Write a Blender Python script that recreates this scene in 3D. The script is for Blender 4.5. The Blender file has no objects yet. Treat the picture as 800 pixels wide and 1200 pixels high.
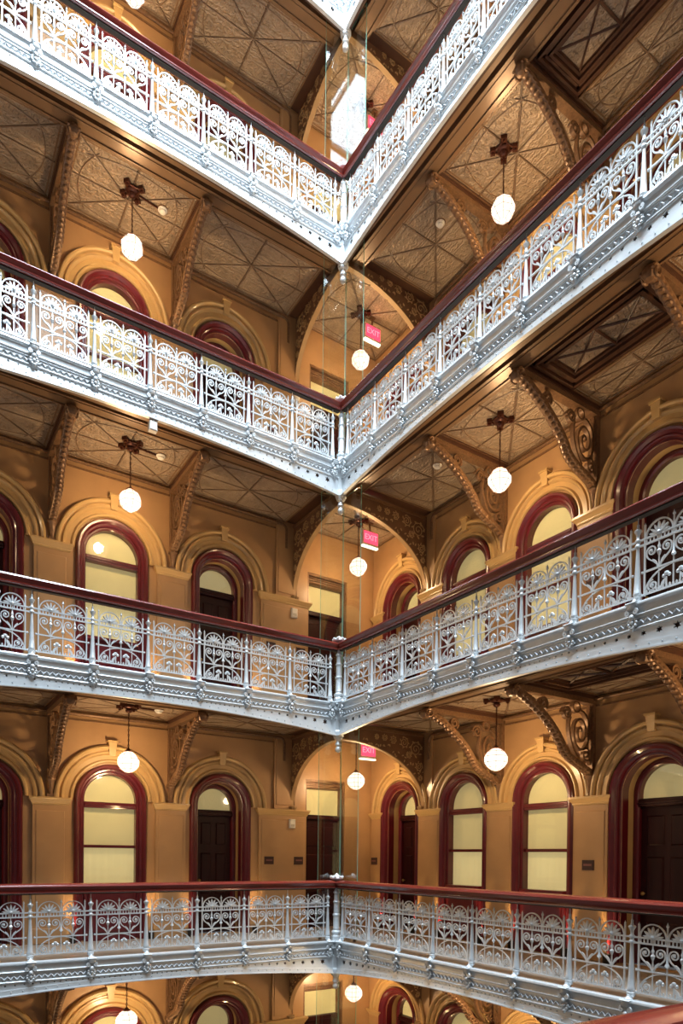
import bpy, bmesh, math, random
from math import sin, cos, pi, sqrt, radians
from mathutils import Vector, Matrix
from mathutils.geometry import tessellate_polygon
random.seed(4)
sc = bpy.context.scene
COL = sc.collection

# ------------------------------------------------------------------ camera, world, light
EYE = 1.4785
cam_d = bpy.data.cameras.new('camera')
cam = bpy.data.objects.new('camera', cam_d)
COL.objects.link(cam)
cam_d.sensor_fit = 'VERTICAL'
cam_d.sensor_height = 36.0
cam_d.lens = 804.484 / 1200 * 36.0
cam_d.shift_y = (1012.909 - 600) / 1200
cam_d.clip_start = 0.05
_yaw, _tilt, _roll = .577178, -.0113662, .0105392
fw = Vector((sin(_yaw) * cos(_tilt), cos(_yaw) * cos(_tilt), sin(_tilt)))
rt = Vector((cos(_yaw), -sin(_yaw), 0))
up = rt.cross(fw)
c_, s_ = cos(_roll), sin(_roll)
rt2 = rt * c_ + up * s_
up2 = -rt * s_ + up * c_
m = Matrix((rt2, up2, -fw)).transposed().to_4x4()
m.translation = Vector((-8.18866 * .8, -12.745 * .8, EYE))
cam.matrix_world = m
sc.camera = cam

w = bpy.data.worlds.new('world')
sc.world = w
w.use_nodes = True
bg = w.node_tree.nodes['Background']
bg.inputs[0].default_value = (.80, .78, .78, 1)
bg.inputs[1].default_value = .05

def light(name, kind, loc, energy, color, parent=None, rot=(0, 0, 0), **kw):
    d = bpy.data.lights.new(name, kind)
    d.energy = energy
    d.color = color
    for k, v in kw.items():
        setattr(d, k, v)
    o = bpy.data.objects.new(name, d)
    COL.objects.link(o)
    o.location = loc
    o.rotation_euler = rot
    o.parent = parent
    return o

# daylight through the glazed roof of the atrium
light('skylight_daylight', 'AREA', (-3.6, -6.6, 21.2), 5600, (.74, .88, 1.0), shape='RECTANGLE', size=5.6, size_y=12.0)
LAMP_W = 74
SPOT_W = 34
WARM = (1.0, .68, .36)

sc.view_settings.view_transform = 'Standard'
sc.view_settings.look = 'None'
sc.view_settings.gamma = 1.0
sc.view_settings.use_curve_mapping = False
sc.view_settings.exposure = 1.1

# ------------------------------------------------------------------ dimensions
FL = {-1: -4.16, 0: 0.0, 1: 4.16, 2: 8.327, 3: 12.329, 4: 16.33}
WL, WR = 1.84, 2.02           # depth of the two galleries
PITCH, E0, NP = .8, .19, 8    # railing bay, first post, number of panels
SPAN = 2 * E0 + PITCH * NP
ORD = {-1: 'the floor below the lowest balustrade', 0: 'the lowest full gallery floor', 1: 'the second gallery floor up', 2: 'the third gallery floor up',
       3: 'the fourth gallery floor up', 4: 'the topmost gallery floor'}

# ------------------------------------------------------------------ materials
def mat(name, color, rough=.5, metal=0.0, var=.0, vscale=6.0, bump=0.0, bscale=40.0, bdist=.01, coat=0.0, spec=.5, kind='noise', stretch=(1, 1, 1)):
    M = bpy.data.materials.new(name)
    M.use_nodes = True
    nt = M.node_tree
    b = nt.nodes['Principled BSDF']
    b.inputs['Base Color'].default_value = (*color, 1)
    b.inputs['Roughness'].default_value = rough
    b.inputs['Metallic'].default_value = metal
    b.inputs['Coat Weight'].default_value = coat
    b.inputs['Coat Roughness'].default_value = .12
    b.inputs['Specular IOR Level'].default_value = spec
    tc = nt.nodes.new('ShaderNodeTexCoord')
    mp = nt.nodes.new('ShaderNodeMapping')
    mp.inputs['Scale'].default_value = stretch
    nt.links.new(tc.outputs['Object'], mp.inputs[0])
    if var:
        n = nt.nodes.new('ShaderNodeTexNoise')
        n.inputs['Scale'].default_value = vscale
        n.inputs['Detail'].default_value = 5
        nt.links.new(mp.outputs[0], n.inputs['Vector'])
        r = nt.nodes.new('ShaderNodeValToRGB')
        r.color_ramp.elements[0].position = .3
        r.color_ramp.elements[1].position = .7
        r.color_ramp.elements[0].color = (*[c * (1 - var) for c in color], 1)
        r.color_ramp.elements[1].color = (*[min(1, c * (1 + var)) for c in color], 1)
        nt.links.new(n.outputs['Fac'], r.inputs[0])
        nt.links.new(r.outputs[0], b.inputs['Base Color'])
    if bump:
        if kind == 'voronoi':
            n2 = nt.nodes.new('ShaderNodeTexVoronoi')
            n2.feature = 'SMOOTH_F1'
            n2.inputs['Scale'].default_value = bscale
            out = n2.outputs['Distance']
        elif kind == 'rings':
            n2 = nt.nodes.new('ShaderNodeTexWave')
            n2.wave_type = 'RINGS'
            n2.inputs['Scale'].default_value = bscale
            n2.inputs['Distortion'].default_value = 7
            n2.inputs['Detail'].default_value = 2
            n2.inputs['Detail Scale'].default_value = 1.6
            out = n2.outputs['Fac']
        else:
            n2 = nt.nodes.new('ShaderNodeTexNoise')
            n2.inputs['Scale'].default_value = bscale
            n2.inputs['Detail'].default_value = 4
            out = n2.outputs['Fac']
        nt.links.new(mp.outputs[0], n2.inputs['Vector'])
        bp = nt.nodes.new('ShaderNodeBump')
        bp.inputs['Strength'].default_value = bump
        bp.inputs['Distance'].default_value = bdist
        nt.links.new(out, bp.inputs['Height'])
        nt.links.new(bp.outputs[0], b.inputs['Normal'])
    return M

def emit(name, color, strength, trans=0.0):
    M = bpy.data.materials.new(name)
    M.use_nodes = True
    nt = M.node_tree
    nt.nodes.remove(nt.nodes['Principled BSDF'])
    out = nt.nodes['Material Output']
    e = nt.nodes.new('ShaderNodeEmission')
    e.inputs[0].default_value = (*color, 1)
    e.inputs[1].default_value = strength
    if trans:
        t = nt.nodes.new('ShaderNodeBsdfTransparent')
        mx = nt.nodes.new('ShaderNodeMixShader')
        mx.inputs[0].default_value = 1 - trans
        nt.links.new(t.outputs[0], mx.inputs[1])
        nt.links.new(e.outputs[0], mx.inputs[2])
        nt.links.new(mx.outputs[0], out.inputs[0])
    else:
        nt.links.new(e.outputs[0], out.inputs[0])
    return M

def glass(name, tint, rough=.02, refl=.035):
    M = bpy.data.materials.new(name)
    M.use_nodes = True
    nt = M.node_tree
    nt.nodes.remove(nt.nodes['Principled BSDF'])
    out = nt.nodes['Material Output']
    t = nt.nodes.new('ShaderNodeBsdfTransparent')
    t.inputs[0].default_value = (*tint, 1)
    g = nt.nodes.new('ShaderNodeBsdfGlossy')
    g.inputs['Roughness'].default_value = rough
    # thin pane: the same reflectance from both sides
    lw = nt.nodes.new('ShaderNodeLayerWeight')
    lw.inputs['Blend'].default_value = .5
    pw = nt.nodes.new('ShaderNodeMath')
    pw.operation = 'POWER'
    pw.inputs[1].default_value = 4.5
    fr = nt.nodes.new('ShaderNodeMath')
    fr.operation = 'MULTIPLY_ADD'
    fr.inputs[1].default_value = .88
    fr.inputs[2].default_value = refl
    nt.links.new(lw.outputs['Facing'], pw.inputs[0])
    nt.links.new(pw.outputs[0], fr.inputs[0])
    mx = nt.nodes.new('ShaderNodeMixShader')
    nt.links.new(fr.outputs[0], mx.inputs[0])
    nt.links.new(t.outputs[0], mx.inputs[1])
    nt.links.new(g.outputs[0], mx.inputs[2])
    nt.links.new(mx.outputs[0], out.inputs[0])
    return M

OCHRE = mat('ochre_plaster', (.46, .268, .122), .40, var=.10, vscale=2.2, bump=.10, bscale=18, bdist=.004, coat=.15)
GOLD = mat('golden_moulding_paint', (.54, .345, .14), .34, var=.06, vscale=4, coat=.2)
MAROON = mat('maroon_gloss_paint', (.115, .008, .013), .30, var=.12, vscale=5, coat=.4)
DOORW = mat('dark_mahogany_door', (.030, .0045, .0045), .42, var=.25, vscale=9, stretch=(1, 1, .12), spec=.25)
MAHOG = mat('polished_mahogany', (.19, .024, .016), .24, var=.25, vscale=10, stretch=(.2, .2, 1), coat=.6)
SILVER = mat('silver_grey_iron_paint', (.70, .735, .755), .42, metal=.4, var=.05, vscale=12, bump=.08, bscale=120, bdist=.001)
SILVERD = mat('silver_grey_ledge_paint', (.42, .46, .49), .48, metal=.2, var=.1, vscale=8)
SILVERM = mat('matt_silver_paint', (.60, .63, .66), .75, var=.05, vscale=12)
BRONZE = mat('bronze_soffit_paint', (.25, .145, .075), .34, var=.08, vscale=3, metal=.15)
BRONZED = mat('dark_bronze_paint', (.085, .036, .020), .38, var=.15, vscale=4)
BRACKET = mat('bronzed_iron_bracket', (.23, .125, .062), .42, metal=.25, var=.25, vscale=30)
PRESSED = mat('pressed_metal_ceiling', (.37, .275, .19), .46, metal=.3, var=.14, vscale=9, bump=.6, bscale=8.5, bdist=.022, kind='rings')
RIB = mat('ceiling_rib_paint', (.20, .125, .075), .42, var=.1)
COFFER = mat('coffer_panel_paint', (.24, .135, .065), .38, var=.12, vscale=5)
CREAM = mat('cream_roller_blind', (.74, .66, .40), .8, var=.03, vscale=3)
CREAML = mat('pale_lower_curtain', (.80, .75, .52), .8, var=.04, vscale=3)
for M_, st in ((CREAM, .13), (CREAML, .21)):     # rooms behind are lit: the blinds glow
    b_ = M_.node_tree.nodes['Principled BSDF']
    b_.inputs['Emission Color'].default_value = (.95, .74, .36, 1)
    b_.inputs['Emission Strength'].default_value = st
PANE = glass('window_glass', (.96, .97, .93))
SCREEN = glass('screen_glass', (.965, .985, .975), .01, .085)
EDGE = mat('green_glass_edge', (.22, .50, .40), .15, spec=.8)
STONE = mat('beige_floor_tile', (.36, .30, .24), .4, var=.1, vscale=3)
WHITEP = mat('white_plastic', (.78, .74, .66), .4)
PLAQ = mat('dark_plaque', (.05, .022, .02), .35)
PLAQT = mat('plaque_band', (.22, .09, .08), .4)
CHAIN = mat('dark_red_bronze', (.10, .030, .016), .35, metal=.5)
GLOBE = emit('lit_opal_glass', (1.0, .93, .72), 1.0, .38)
EXITR = emit('lit_red_exit_panel', (1.0, .045, .085), 1.25)
EXITL = emit('lit_exit_letters', (1.0, .20, .25), 1.15)
EXITW = emit('exit_sign_downlight', (1.0, .86, .55), 1.3)
SPOTL = emit('uplight_lens', (1.0, .75, .40), 6)
SPAN_M = mat('brown_spandrel_paint', (.17, .085, .045), .36, metal=.15, var=.15, vscale=6)
TANL = mat('light_gilt_relief', (.50, .335, .165), .4, metal=.25)
TAN = mat('tan_gilt_paint', (.36, .225, .105), .5, metal=.25, var=.1)
BLACK = mat('black_iron', (.02, .017, .016), .4)

# ------------------------------------------------------------------ mesh builder
class MB:
    def __init__(s):
        s.v, s.f, s.mi = [], [], []
    def add(s, vs, fs, mi=0):
        o = len(s.v)
        s.v += [tuple(p) for p in vs]
        s.f += [tuple(i + o for i in f) for f in fs]
        s.mi += [mi] * len(fs)
        return s
    def box(s, x0, x1, y0, y1, z0, z1, mi=0):
        return s.add([(x0, y0, z0), (x1, y0, z0), (x1, y1, z0), (x0, y1, z0), (x0, y0, z1), (x1, y0, z1), (x1, y1, z1), (x0, y1, z1)],
                     [(0, 3, 2, 1), (4, 5, 6, 7), (0, 1, 5, 4), (1, 2, 6, 5), (2, 3, 7, 6), (3, 0, 4, 7)], mi)
    def bevbox(s, x0, x1, y0, y1, z0, z1, b=.01, mi=0):
        # box whose front (low y) face is chamfered
        return s.add([(x0, y1, z0), (x1, y1, z0), (x1, y1, z1), (x0, y1, z1), (x0, y0 + b, z0), (x1, y0 + b, z0), (x1, y0 + b, z1), (x0, y0 + b, z1),
                      (x0 + b, y0, z0 + b), (x1 - b, y0, z0 + b), (x1 - b, y0, z1 - b), (x0 + b, y0, z1 - b)],
                     [(0, 1, 2, 3), (0, 4, 5, 1), (1, 5, 6, 2), (2, 6, 7, 3), (3, 7, 4, 0), (4, 8, 9, 5), (5, 9, 10, 6), (6, 10, 11, 7), (7, 11, 8, 4), (8, 11, 10, 9)], mi)
    def loft(s, rings, ring_closed=True, caps=True, path_closed=False, mi=0):
        n = len(rings[0])
        vs = [p for r in rings for p in r]
        fs = []
        R = len(rings)
        for i in range(R if path_closed else R - 1):
            a, b = i * n, ((i + 1) % R) * n
            for j in range(n if ring_closed else n - 1):
                k = (j + 1) % n
                fs.append((a + j, a + k, b + k, b + j))
        if caps and ring_closed and not path_closed:
            fs.append(tuple(range(n))[::-1])
            fs.append(tuple((R - 1) * n + j for j in range(n)))
        return s.add(vs, fs, mi)
    def tube(s, pts, r, n=6, closed=False, mi=0):
        P = [Vector(p) for p in pts]
        N = len(P)
        rr = r if isinstance(r, (list, tuple)) else [r] * N
        rings = []
        prev = None
        for i in range(N):
            if closed:
                t = P[(i + 1) % N] - P[i - 1]
            else:
                t = P[min(i + 1, N - 1)] - P[max(i - 1, 0)]
            if t.length < 1e-9:
                t = Vector((0, 0, 1))
            t.normalize()
            if prev is None:
                a = Vector((0, 1, 0)) if abs(t.y) < .9 else Vector((1, 0, 0))
                u = (a - t * a.dot(t)).normalized()
            else:
                u = prev - t * prev.dot(t)
                u = u.normalized() if u.length > 1e-6 else prev
            prev = u
            v = t.cross(u)
            rings.append([P[i] + (u * cos(2 * pi * j / n) + v * sin(2 * pi * j / n)) * rr[i] for j in range(n)])
        return s.loft(rings, True, not closed, closed, mi)
    def flat(s, pts, wd, y0, y1, mi=0, taper=None):
        # ribbon bar along a curve in the xz plane, width wd in the plane, from y0 to y1
        P = [Vector((p[0], 0, p[1])) for p in pts]
        N = len(P)
        rings = []
        for i in range(N):
            t = P[min(i + 1, N - 1)] - P[max(i - 1, 0)]
            t.normalize()
            nn = Vector((-t.z, 0, t.x))
            h = (wd[i] if isinstance(wd, (list, tuple)) else wd) / 2
            a, b = P[i] + nn * h, P[i] - nn * h
            rings.append([(a.x, y0, a.z), (b.x, y0, b.z), (b.x, y1, b.z), (a.x, y1, a.z)])
        return s.loft(rings, mi=mi)
    def lathe(s, prof, n=12, c=(0, 0, 0), mi=0, phase=0.0):
        rings = [[(c[0] + r * cos(2 * pi * j / n + phase), c[1] + r * sin(2 * pi * j / n + phase), c[2] + z) for j in range(n)] for r, z in prof]
        return s.loft(rings, mi=mi)
    def plate(s, outer, holes, y0, y1, mi=0):
        # outline with holes in the xz plane, extruded from y0 to y1
        loops = [outer] + list(holes)
        tri = tessellate_polygon([[Vector((p[0], p[1], 0)) for p in lp] for lp in loops])
        flatp = [p for lp in loops for p in lp]
        n = len(flatp)
        vs = [(p[0], y0, p[1]) for p in flatp] + [(p[0], y1, p[1]) for p in flatp]
        fs = [tuple(t) for t in tri] + [tuple(i + n for i in t[::-1]) for t in tri]
        o = 0
        for lp in loops:
            L = len(lp)
            for i in range(L):
                j = (i + 1) % L
                fs.append((o + i, o + j, o + j + n, o + i + n))
            o += L
        return s.add(vs, fs, mi)
    def ball(s, c, r, n=8, rings=5, sc_=(1, 1, 1), mi=0):
        prof = [(max(.001, sin(pi * i / rings)), -cos(pi * i / rings)) for i in range(rings + 1)]
        rg = [[(c[0] + q * cos(2 * pi * j / n) * r * sc_[0], c[1] + q * sin(2 * pi * j / n) * r * sc_[1], c[2] + z * r * sc_[2]) for j in range(n)] for q, z in prof]
        return s.loft(rg, mi=mi)
    def merge(s, o, M=None):
        vs = [tuple(M @ Vector(p)) for p in o.v] if M else o.v
        k = len(s.v)
        s.v += list(vs)
        s.f += [tuple(i + k for i in f) for f in o.f]
        s.mi += o.mi
        return s
    def mesh(s, name, *mats, smooth=35):
        me = bpy.data.meshes.new(name)
        me.from_pydata(s.v, [], s.f)
        for m_ in mats:
            me.materials.append(m_)
        if any(s.mi):
            me.polygons.foreach_set('material_index', s.mi)
        bm = bmesh.new()
        bm.from_mesh(me)
        bmesh.ops.recalc_face_normals(bm, faces=bm.faces)
        bm.to_mesh(me)
        bm.free()
        if smooth:
            me.polygons.foreach_set('use_smooth', [True] * len(me.polygons))
            me.set_sharp_from_angle(angle=radians(smooth))
        me.update()
        return me

def ob(name, me, parent=None, loc=(0, 0, 0), rz=0.0, kind=None):
    o = bpy.data.objects.new(name, me)
    COL.objects.link(o)
    o.parent = parent
    o.location = loc
    o.rotation_euler = (0, 0, rz)
    if kind:
        o['kind'] = kind
    return o

def tag(o, label, cat, group=None, kind=None):
    o['label'] = label
    o['category'] = cat
    if group:
        o['group'] = group
    if kind:
        o['kind'] = kind
    return o

def thing(name, label, cat, loc=(0, 0, 0), rz=0.0, group=None, kind=None):
    return tag(ob(name, None, None, loc, rz), label, cat, group, kind)

RZ = {'L': 0.0, 'R': -pi / 2}
def place(side, u, d, z):
    """local along-the-side u, inward depth d, height z -> world"""
    return (u, d, z) if side == 'L' else (d, -u, z)
WING = {'L': 'left wing', 'R': 'right wing'}
SG = {'L': -1, 'R': 1}          # direction in local u away from the corner

def arc(cx, cz, r, a0, a1, n):
    return [(cx + r * cos(a0 + (a1 - a0) * i / n), cz + r * sin(a0 + (a1 - a0) * i / n)) for i in range(n + 1)]
def spiral(cx, cz, r0, r1, a0, a1, n):
    out = []
    for i in range(n + 1):
        t = i / n
        r = r0 + (r1 - r0) * t
        a = a0 + (a1 - a0) * t
        out.append((cx + r * cos(a), cz + r * sin(a)))
    return out
def bez(p0, p1, p2, p3, n):
    out = []
    for i in range(n + 1):
        t = i / n
        q = 1 - t
        out.append(tuple(q ** 3 * a + 3 * q * q * t * b + 3 * q * t * t * c + t ** 3 * d for a, b, c, d in zip(p0, p1, p2, p3)))
    return out
def leafshape(bx, bz, ang, L, W):
    d = (cos(ang), sin(ang))
    nrm = (-d[1], d[0])
    pts = []
    for t, h in ((0, .18), (.3, .75), (.55, 1), (.8, .7), (1, 0.02), (.8, -.7), (.55, -1), (.3, -.75), (0, -.18)):
        pts.append((bx + d[0] * L * t + nrm[0] * W * h / 2, bz + d[1] * L * t + nrm[1] * W * h / 2))
    return pts

# ================================================================== structure: walls
def arch_ring(prof, spring, zbot, nseg=28):
    """prof: closed list of (radius, y); swept up the left jamb, round the arch and down the right jamb"""
    mb = MB()
    rings = []
    if zbot is not None:
        rings.append([(-r, y, zbot) for r, y in prof])
    for i in range(nseg + 1):
        a = pi - pi * i / nseg
        rings.append([(r * cos(a), y, spring + r * sin(a)) for r, y in prof])
    if zbot is not None:
        rings.append([(r, y, zbot) for r, y in prof])
    return mb.loft(rings)

SPR = 2.40
def arch_hole(u, r, z0=.015, n=28):
    return [(u - r, z0)] + [(u + r * cos(pi - pi * i / n), SPR + r * sin(pi - pi * i / n)) for i in range(n + 1)] + [(u + r, z0)]

OPEN = {'L': [(-5.44, 'door', 0), (-3.44, 'window', 0), (-1.43, 'door', 0)],
        'R': [(-.79, 'door', 0), (1.05, 'window', 0), (2.85, 'window', 0), (4.72, 'bigdoor', 1)]}
RI = {0: .435, 1: .485}     # glass radius
RO = {0: .61, 1: .66}       # architrave outer radius
RA = {'L': .93, 'R': .895}  # archivolt outer radius
PIL = {'L': [(-6.45, .54), (-4.42, .54), (-2.40, .55), (-.125, 1.05)], 'R': [(-1.56, .34), (.13, .62), (1.95, .60), (3.75, .60), (5.75, .60)]}

def wall_mesh(side):
    if side == 'L':
        outer = [(-8.6, 0), (WR + .12, 0), (WR + .12, 3.92), (-8.6, 3.92)]
        holes = [arch_hole(u, RO[b] - .05) for u, k, b in OPEN['L']]
        holes.append([(.40, .015), (.40, 3.04), (1.35, 3.04), (1.35, .015)])
    else:
        outer = [(-WL, 0), (9.3, 0), (9.3, 3.92), (-WL, 3.92)]
        holes = [arch_hole(u, RO[b] - .05) for u, k, b in OPEN['R']]
    mb = MB().plate(outer, holes, 0, .12)
    return mb.mesh('wall', OCHRE, smooth=20)

def pilaster_mesh(wd):
    h = wd / 2
    mb = MB().box(-h, h, -.045, .0, 0, 2.29)
    mb.bevbox(-h - .02, h + .02, -.075, 0, 0, .26, .015)
    if wd > .4:
        mb.bevbox(-h + .05, h - .05, -.058, -.04, .34, 2.18, .008)
    return mb.mesh('pilaster', OCHRE, smooth=0)

def capital_mesh(wd):
    h = wd / 2
    mb = MB()
    prof = [(.0, 2.27), (.05, 2.27), (.055, 2.285), (.065, 2.29), (.065, 2.305), (.08, 2.325), (.092, 2.35), (.10, 2.365), (.105, 2.37), (.105, 2.40), (.0, 2.408)]
    rings = []
    for p, z in prof:
        e = max(0, p - .045)
        rings.append([(-h - e, 0, z), (-h - e, -p, z), (h + e, -p, z), (h + e, 0, z)])
    mb.loft(rings)
    return mb.mesh('capital', GOLD, smooth=0)

def archivolt_mesh(ri, ro):
    d = ro - ri
    f = lambda t: ri + d * t
    prof = [(f(0), .0), (f(0), -.04), (f(.06), -.065), (f(.14), -.065), (f(.20), -.035), (f(.23), -.022), (f(.46), -.022), (f(.49), -.045), (f(.56), -.066), (f(.63), -.066), (f(.68), -.035), (f(.74), -.035),
            (f(.77), -.08), (f(.84), -.10), (f(.92), -.10), (f(1), -.07), (f(1), 0)]
    mb = arch_ring(prof, SPR + .005, None, 32)
    return mb.mesh('archivolt', GOLD, smooth=28)

def keystone_mesh(ri, ro):
    mb = MB()
    z0, z1 = SPR + ri + (ro - ri) * .45, SPR + ro + .05
    mb.loft([[(-.05, 0, z0), (-.05, -.085, z0), (.05, -.085, z0), (.05, 0, z0)], [(-.07, 0, z1), (-.07, -.11, z1), (.07, -.11, z1), (.07, 0, z1)]])
    mb.box(-.085, .085, -.13, 0, z1, z1 + .03)
    return mb.mesh('keystone', GOLD, smooth=0)

def architrave_mesh(b):
    ri, ro = RI[b], RO[b]
    d = ro - ri
    f = lambda t: ri + d * t
    prof = [(f(0), .16), (f(0), .03), (f(.08), .01), (f(.22), .01), (f(.26), -.02), (f(.36), -.035), (f(.50), -.035), (f(.56), -.05), (f(.66), -.075), (f(.82), -.082), (f(.94), -.06), (f(1), -.03), (f(1), .0)]
    return arch_ring(prof, SPR, .0, 30).mesh('architrave', MAROON, smooth=28)

def arched_pane(r, z0, y0, y1):
    out = [(-r, z0)] + [(r * cos(pi - pi * i / 24), SPR + r * sin(pi - pi * i / 24)) for i in range(25)] + [(r, z0)]
    return MB().plate(out, [], y0, y1)

ME = {}
for side in 'LR':
    ME['wall' + side] = wall_mesh(side)
    ME['archi' + side] = archivolt_mesh(.625, RA[side])
    ME['key' + side] = keystone_mesh(.625, RA[side])
ME['archib'] = archivolt_mesh(.675, .96)
ME['keyb'] = keystone_mesh(.675, .96)
for s_ in 'LR':
    for u, wd in PIL[s_]:
        if ('pil', wd) not in ME:
            ME[('pil', wd)] = pilaster_mesh(wd)
            ME[('cap', wd)] = capital_mesh(wd)
for b in (0, 1):
    ME[('arc', b)] = architrave_mesh(b)
    r = RI[b]
    mb = MB().bevbox(-r, r, -.005, .10, 0, .93, .006).bevbox(-r + .06, r - .06, -.03, 0, .14, .84, .012)
    mb.bevbox(-r, r, -.06, .10, .93, .985, .012)
    ME[('apron', b)] = mb.mesh('apron_panel', MAROON, smooth=0)
    ME[('transom', b)] = MB().bevbox(-r, r, .03, .16, 2.265, 2.365, .012).bevbox(-r, r, .015, .05, 2.30, 2.33, .008).mesh('transom_bar', MAROON, smooth=0)
    ME[('meeting', b)] = MB().bevbox(-r, r, .07, .16, 1.585, 1.635, .008).mesh('meeting_rail', MAROON, smooth=0)
    ME[('pane_up', b)] = arched_pane(r, 2.36, .10, .106).mesh('pane', PANE, smooth=0)
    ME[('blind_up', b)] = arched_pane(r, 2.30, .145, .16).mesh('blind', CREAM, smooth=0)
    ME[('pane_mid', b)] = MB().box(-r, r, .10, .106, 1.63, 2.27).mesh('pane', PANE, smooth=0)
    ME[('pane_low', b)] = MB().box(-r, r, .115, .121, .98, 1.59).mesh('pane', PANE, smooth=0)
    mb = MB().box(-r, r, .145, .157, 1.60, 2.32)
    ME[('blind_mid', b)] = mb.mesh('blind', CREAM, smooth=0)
    n = 20
    rings = []
    for i in range(n + 1):
        x = -r + 2 * r * i / n
        yy = .15 + .006 * sin(i * 2.1)
        rings.append([(x, yy, .97), (x, yy, 1.60), (x, yy + .01, 1.60), (x, yy + .01, .97)])
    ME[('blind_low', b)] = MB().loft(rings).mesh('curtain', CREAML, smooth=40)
    # door pieces
    prof = [(r + .004, .02), (r + .004, .36), (r + .05, .36), (r + .05, .02)]
    ME[('reveal', b)] = arch_ring(prof, SPR, 0, 26).mesh('reveal', GOLD, smooth=28)
    q = r - .085
    prof = [(q, .40), (q, .30), (q + .02, .275), (q + .05, .27), (q + .06, .285), (r + .01, .285), (r + .01, .40)]
    ME[('inner', b)] = arch_ring(prof, SPR, 0, 26).mesh('door_frame', MAROON, smooth=28)
    ME[('dtransom', b)] = MB().bevbox(-q, q, .265, .40, 2.23, 2.34, .012).bevbox(-q, q, .245, .28, 2.27, 2.30, .008).mesh('transom_bar', DOORW, smooth=0)
    ME[('fan', b)] = arched_pane(q, 2.33, .33, .336).mesh('fanlight_pane', PANE, smooth=0)
    ME[('fanb', b)] = arched_pane(q, 2.25, .385, .40).mesh('fanlight_blind', CREAM, smooth=0)
    ME[('leaf', b)] = MB().box(-q, q, .35, .40, .01, 2.24).mesh('door_leaf', DOORW, smooth=0)
    pw = (2 * q - .30) / 2
    ME[('dpanelS', b)] = MB().bevbox(-pw / 2, pw / 2, .328, .352, 0, .42, .018).mesh('door_panel', DOORW, smooth=0)
    ME[('dpanelT', b)] = MB().bevbox(-pw / 2, pw / 2, .328, .352, 0, .78, .018).mesh('door_panel', DOORW, smooth=0)
ME['knob'] = MB().lathe([(.012, 0), (.012, .03), (.028, .04), (.03, .055), (.018, .068), (.002, .07)], 10).mesh('door_knob', mat('brass', (.5, .33, .12), .3, metal=.9))

WINDOW_NO, DOOR_NO = [0], [0]
def opening_label(side, u, k, b, fl):
    what = {'window': 'round-arched maroon window with cream blinds', 'door': 'round-arched maroon doorway with dark panelled door', 'bigdoor': 'wide round-arched maroon doorway'}[k]
    if side == 'L':
        where = {-5.44: 'at the picture edge', -3.44: 'between two doorways', -1.43: 'next to the corner pier'}[u]
    else:
        where = {-.79: 'in the corner bay', 1.05: 'nearer the corner arch', 2.85: 'beside the wide doorway', 4.72: 'nearest the camera'}[u]
    return f'{what} {where}, {WING[side]}, {SHORT[fl]}'
SHORT = {-1: 'floor below lowest rail', 0: 'lowest rail floor', 1: 'second floor up', 2: 'third floor up', 3: 'fourth floor up', 4: 'top floor'}

def make_opening(side, u, k, b, fl):
    wall_loc = place(side, u, WL if side == 'L' else WR, FL[fl])
    if k == 'window':
        WINDOW_NO[0] += 1
        t = thing(f'window_{WINDOW_NO[0]}', opening_label(side, u, k, b, fl), 'window', wall_loc, RZ[side], kind='structure')
        ob('architrave', ME[('arc', b)], t)
        ob('apron_panel', ME[('apron', b)], t)
        ob('transom_bar', ME[('transom', b)], t)
        ob('meeting_rail', ME[('meeting', b)], t)
        for q in ('up', 'mid', 'low'):
            p = ob('pane', ME[('pane_' + q, b)], t)
            ob('curtain' if q == 'low' else 'blind', ME[('blind_' + q, b)], t)
    else:
        DOOR_NO[0] += 1
        t = thing(f'door_{DOOR_NO[0]}', opening_label(side, u, k, b, fl), 'doorway', wall_loc, RZ[side], kind='structure')
        ob('architrave', ME[('arc', b)], t)
        ob('reveal', ME[('reveal', b)], t)
        ob('door_frame', ME[('inner', b)], t)
        ob('transom_bar', ME[('dtransom', b)], t)
        ob('fanlight_pane', ME[('fan', b)], t)
        ob('fanlight_blind', ME[('fanb', b)], t)
        lf = ob('door_leaf', ME[('leaf', b)], t)
        q = RI[b] - .085
        pw = (2 * q - .30) / 2
        for sx in (-1, 1):
            x = sx * (pw / 2 + .05)
            ob('door_panel', ME[('dpanelS', b)], lf, (x, 0, .18))
            ob('door_panel', ME[('dpanelT', b)], lf, (x, 0, .74))
            ob('door_panel', ME[('dpanelS', b)], lf, (x, 0, 1.68))
        kn = ob('door_knob', ME['knob'], lf, (-q + .06, .352, 1.0))
        kn.rotation_euler = (pi / 2, 0, 0)
    return t

# corner doorway (square headed, recessed) in the far end of the left wall
ME['cd_frame'] = MB().box(.40, .44, .02, .26, 0, 3.04).box(1.31, 1.35, .02, .26, 0, 3.04).box(.40, 1.35, .02, .26, 3.0, 3.04).mesh('door_frame', BRACKET, smooth=0)
mb = MB().bevbox(.42, 1.33, .10, .26, 2.86, 3.01, .012)
for i in range(3):
    mb.bevbox(.42, 1.33, .075, .11, 2.875 + .045 * i, 2.905 + .045 * i, .008)
ME['cd_lintel'] = mb.mesh('fluted_lintel', BRACKET, smooth=0)
ME['cd_pane'] = MB().box(.44, 1.31, .16, .166, 2.33, 2.87).mesh('transom_pane', PANE, smooth=0)
ME['cd_blind'] = MB().box(.42, 1.33, .22, .235, 2.30, 2.90).mesh('transom_blind', CREAM, smooth=0)
ME['cd_bar'] = MB().bevbox(.42, 1.33, .12, .26, 2.24, 2.33, .01).mesh('transom_bar', DOORW, smooth=0)
ME['cd_leaf'] = MB().box(.43, 1.32, .20, .25, .01, 2.25).mesh('door_leaf', DOORW, smooth=0)
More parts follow.
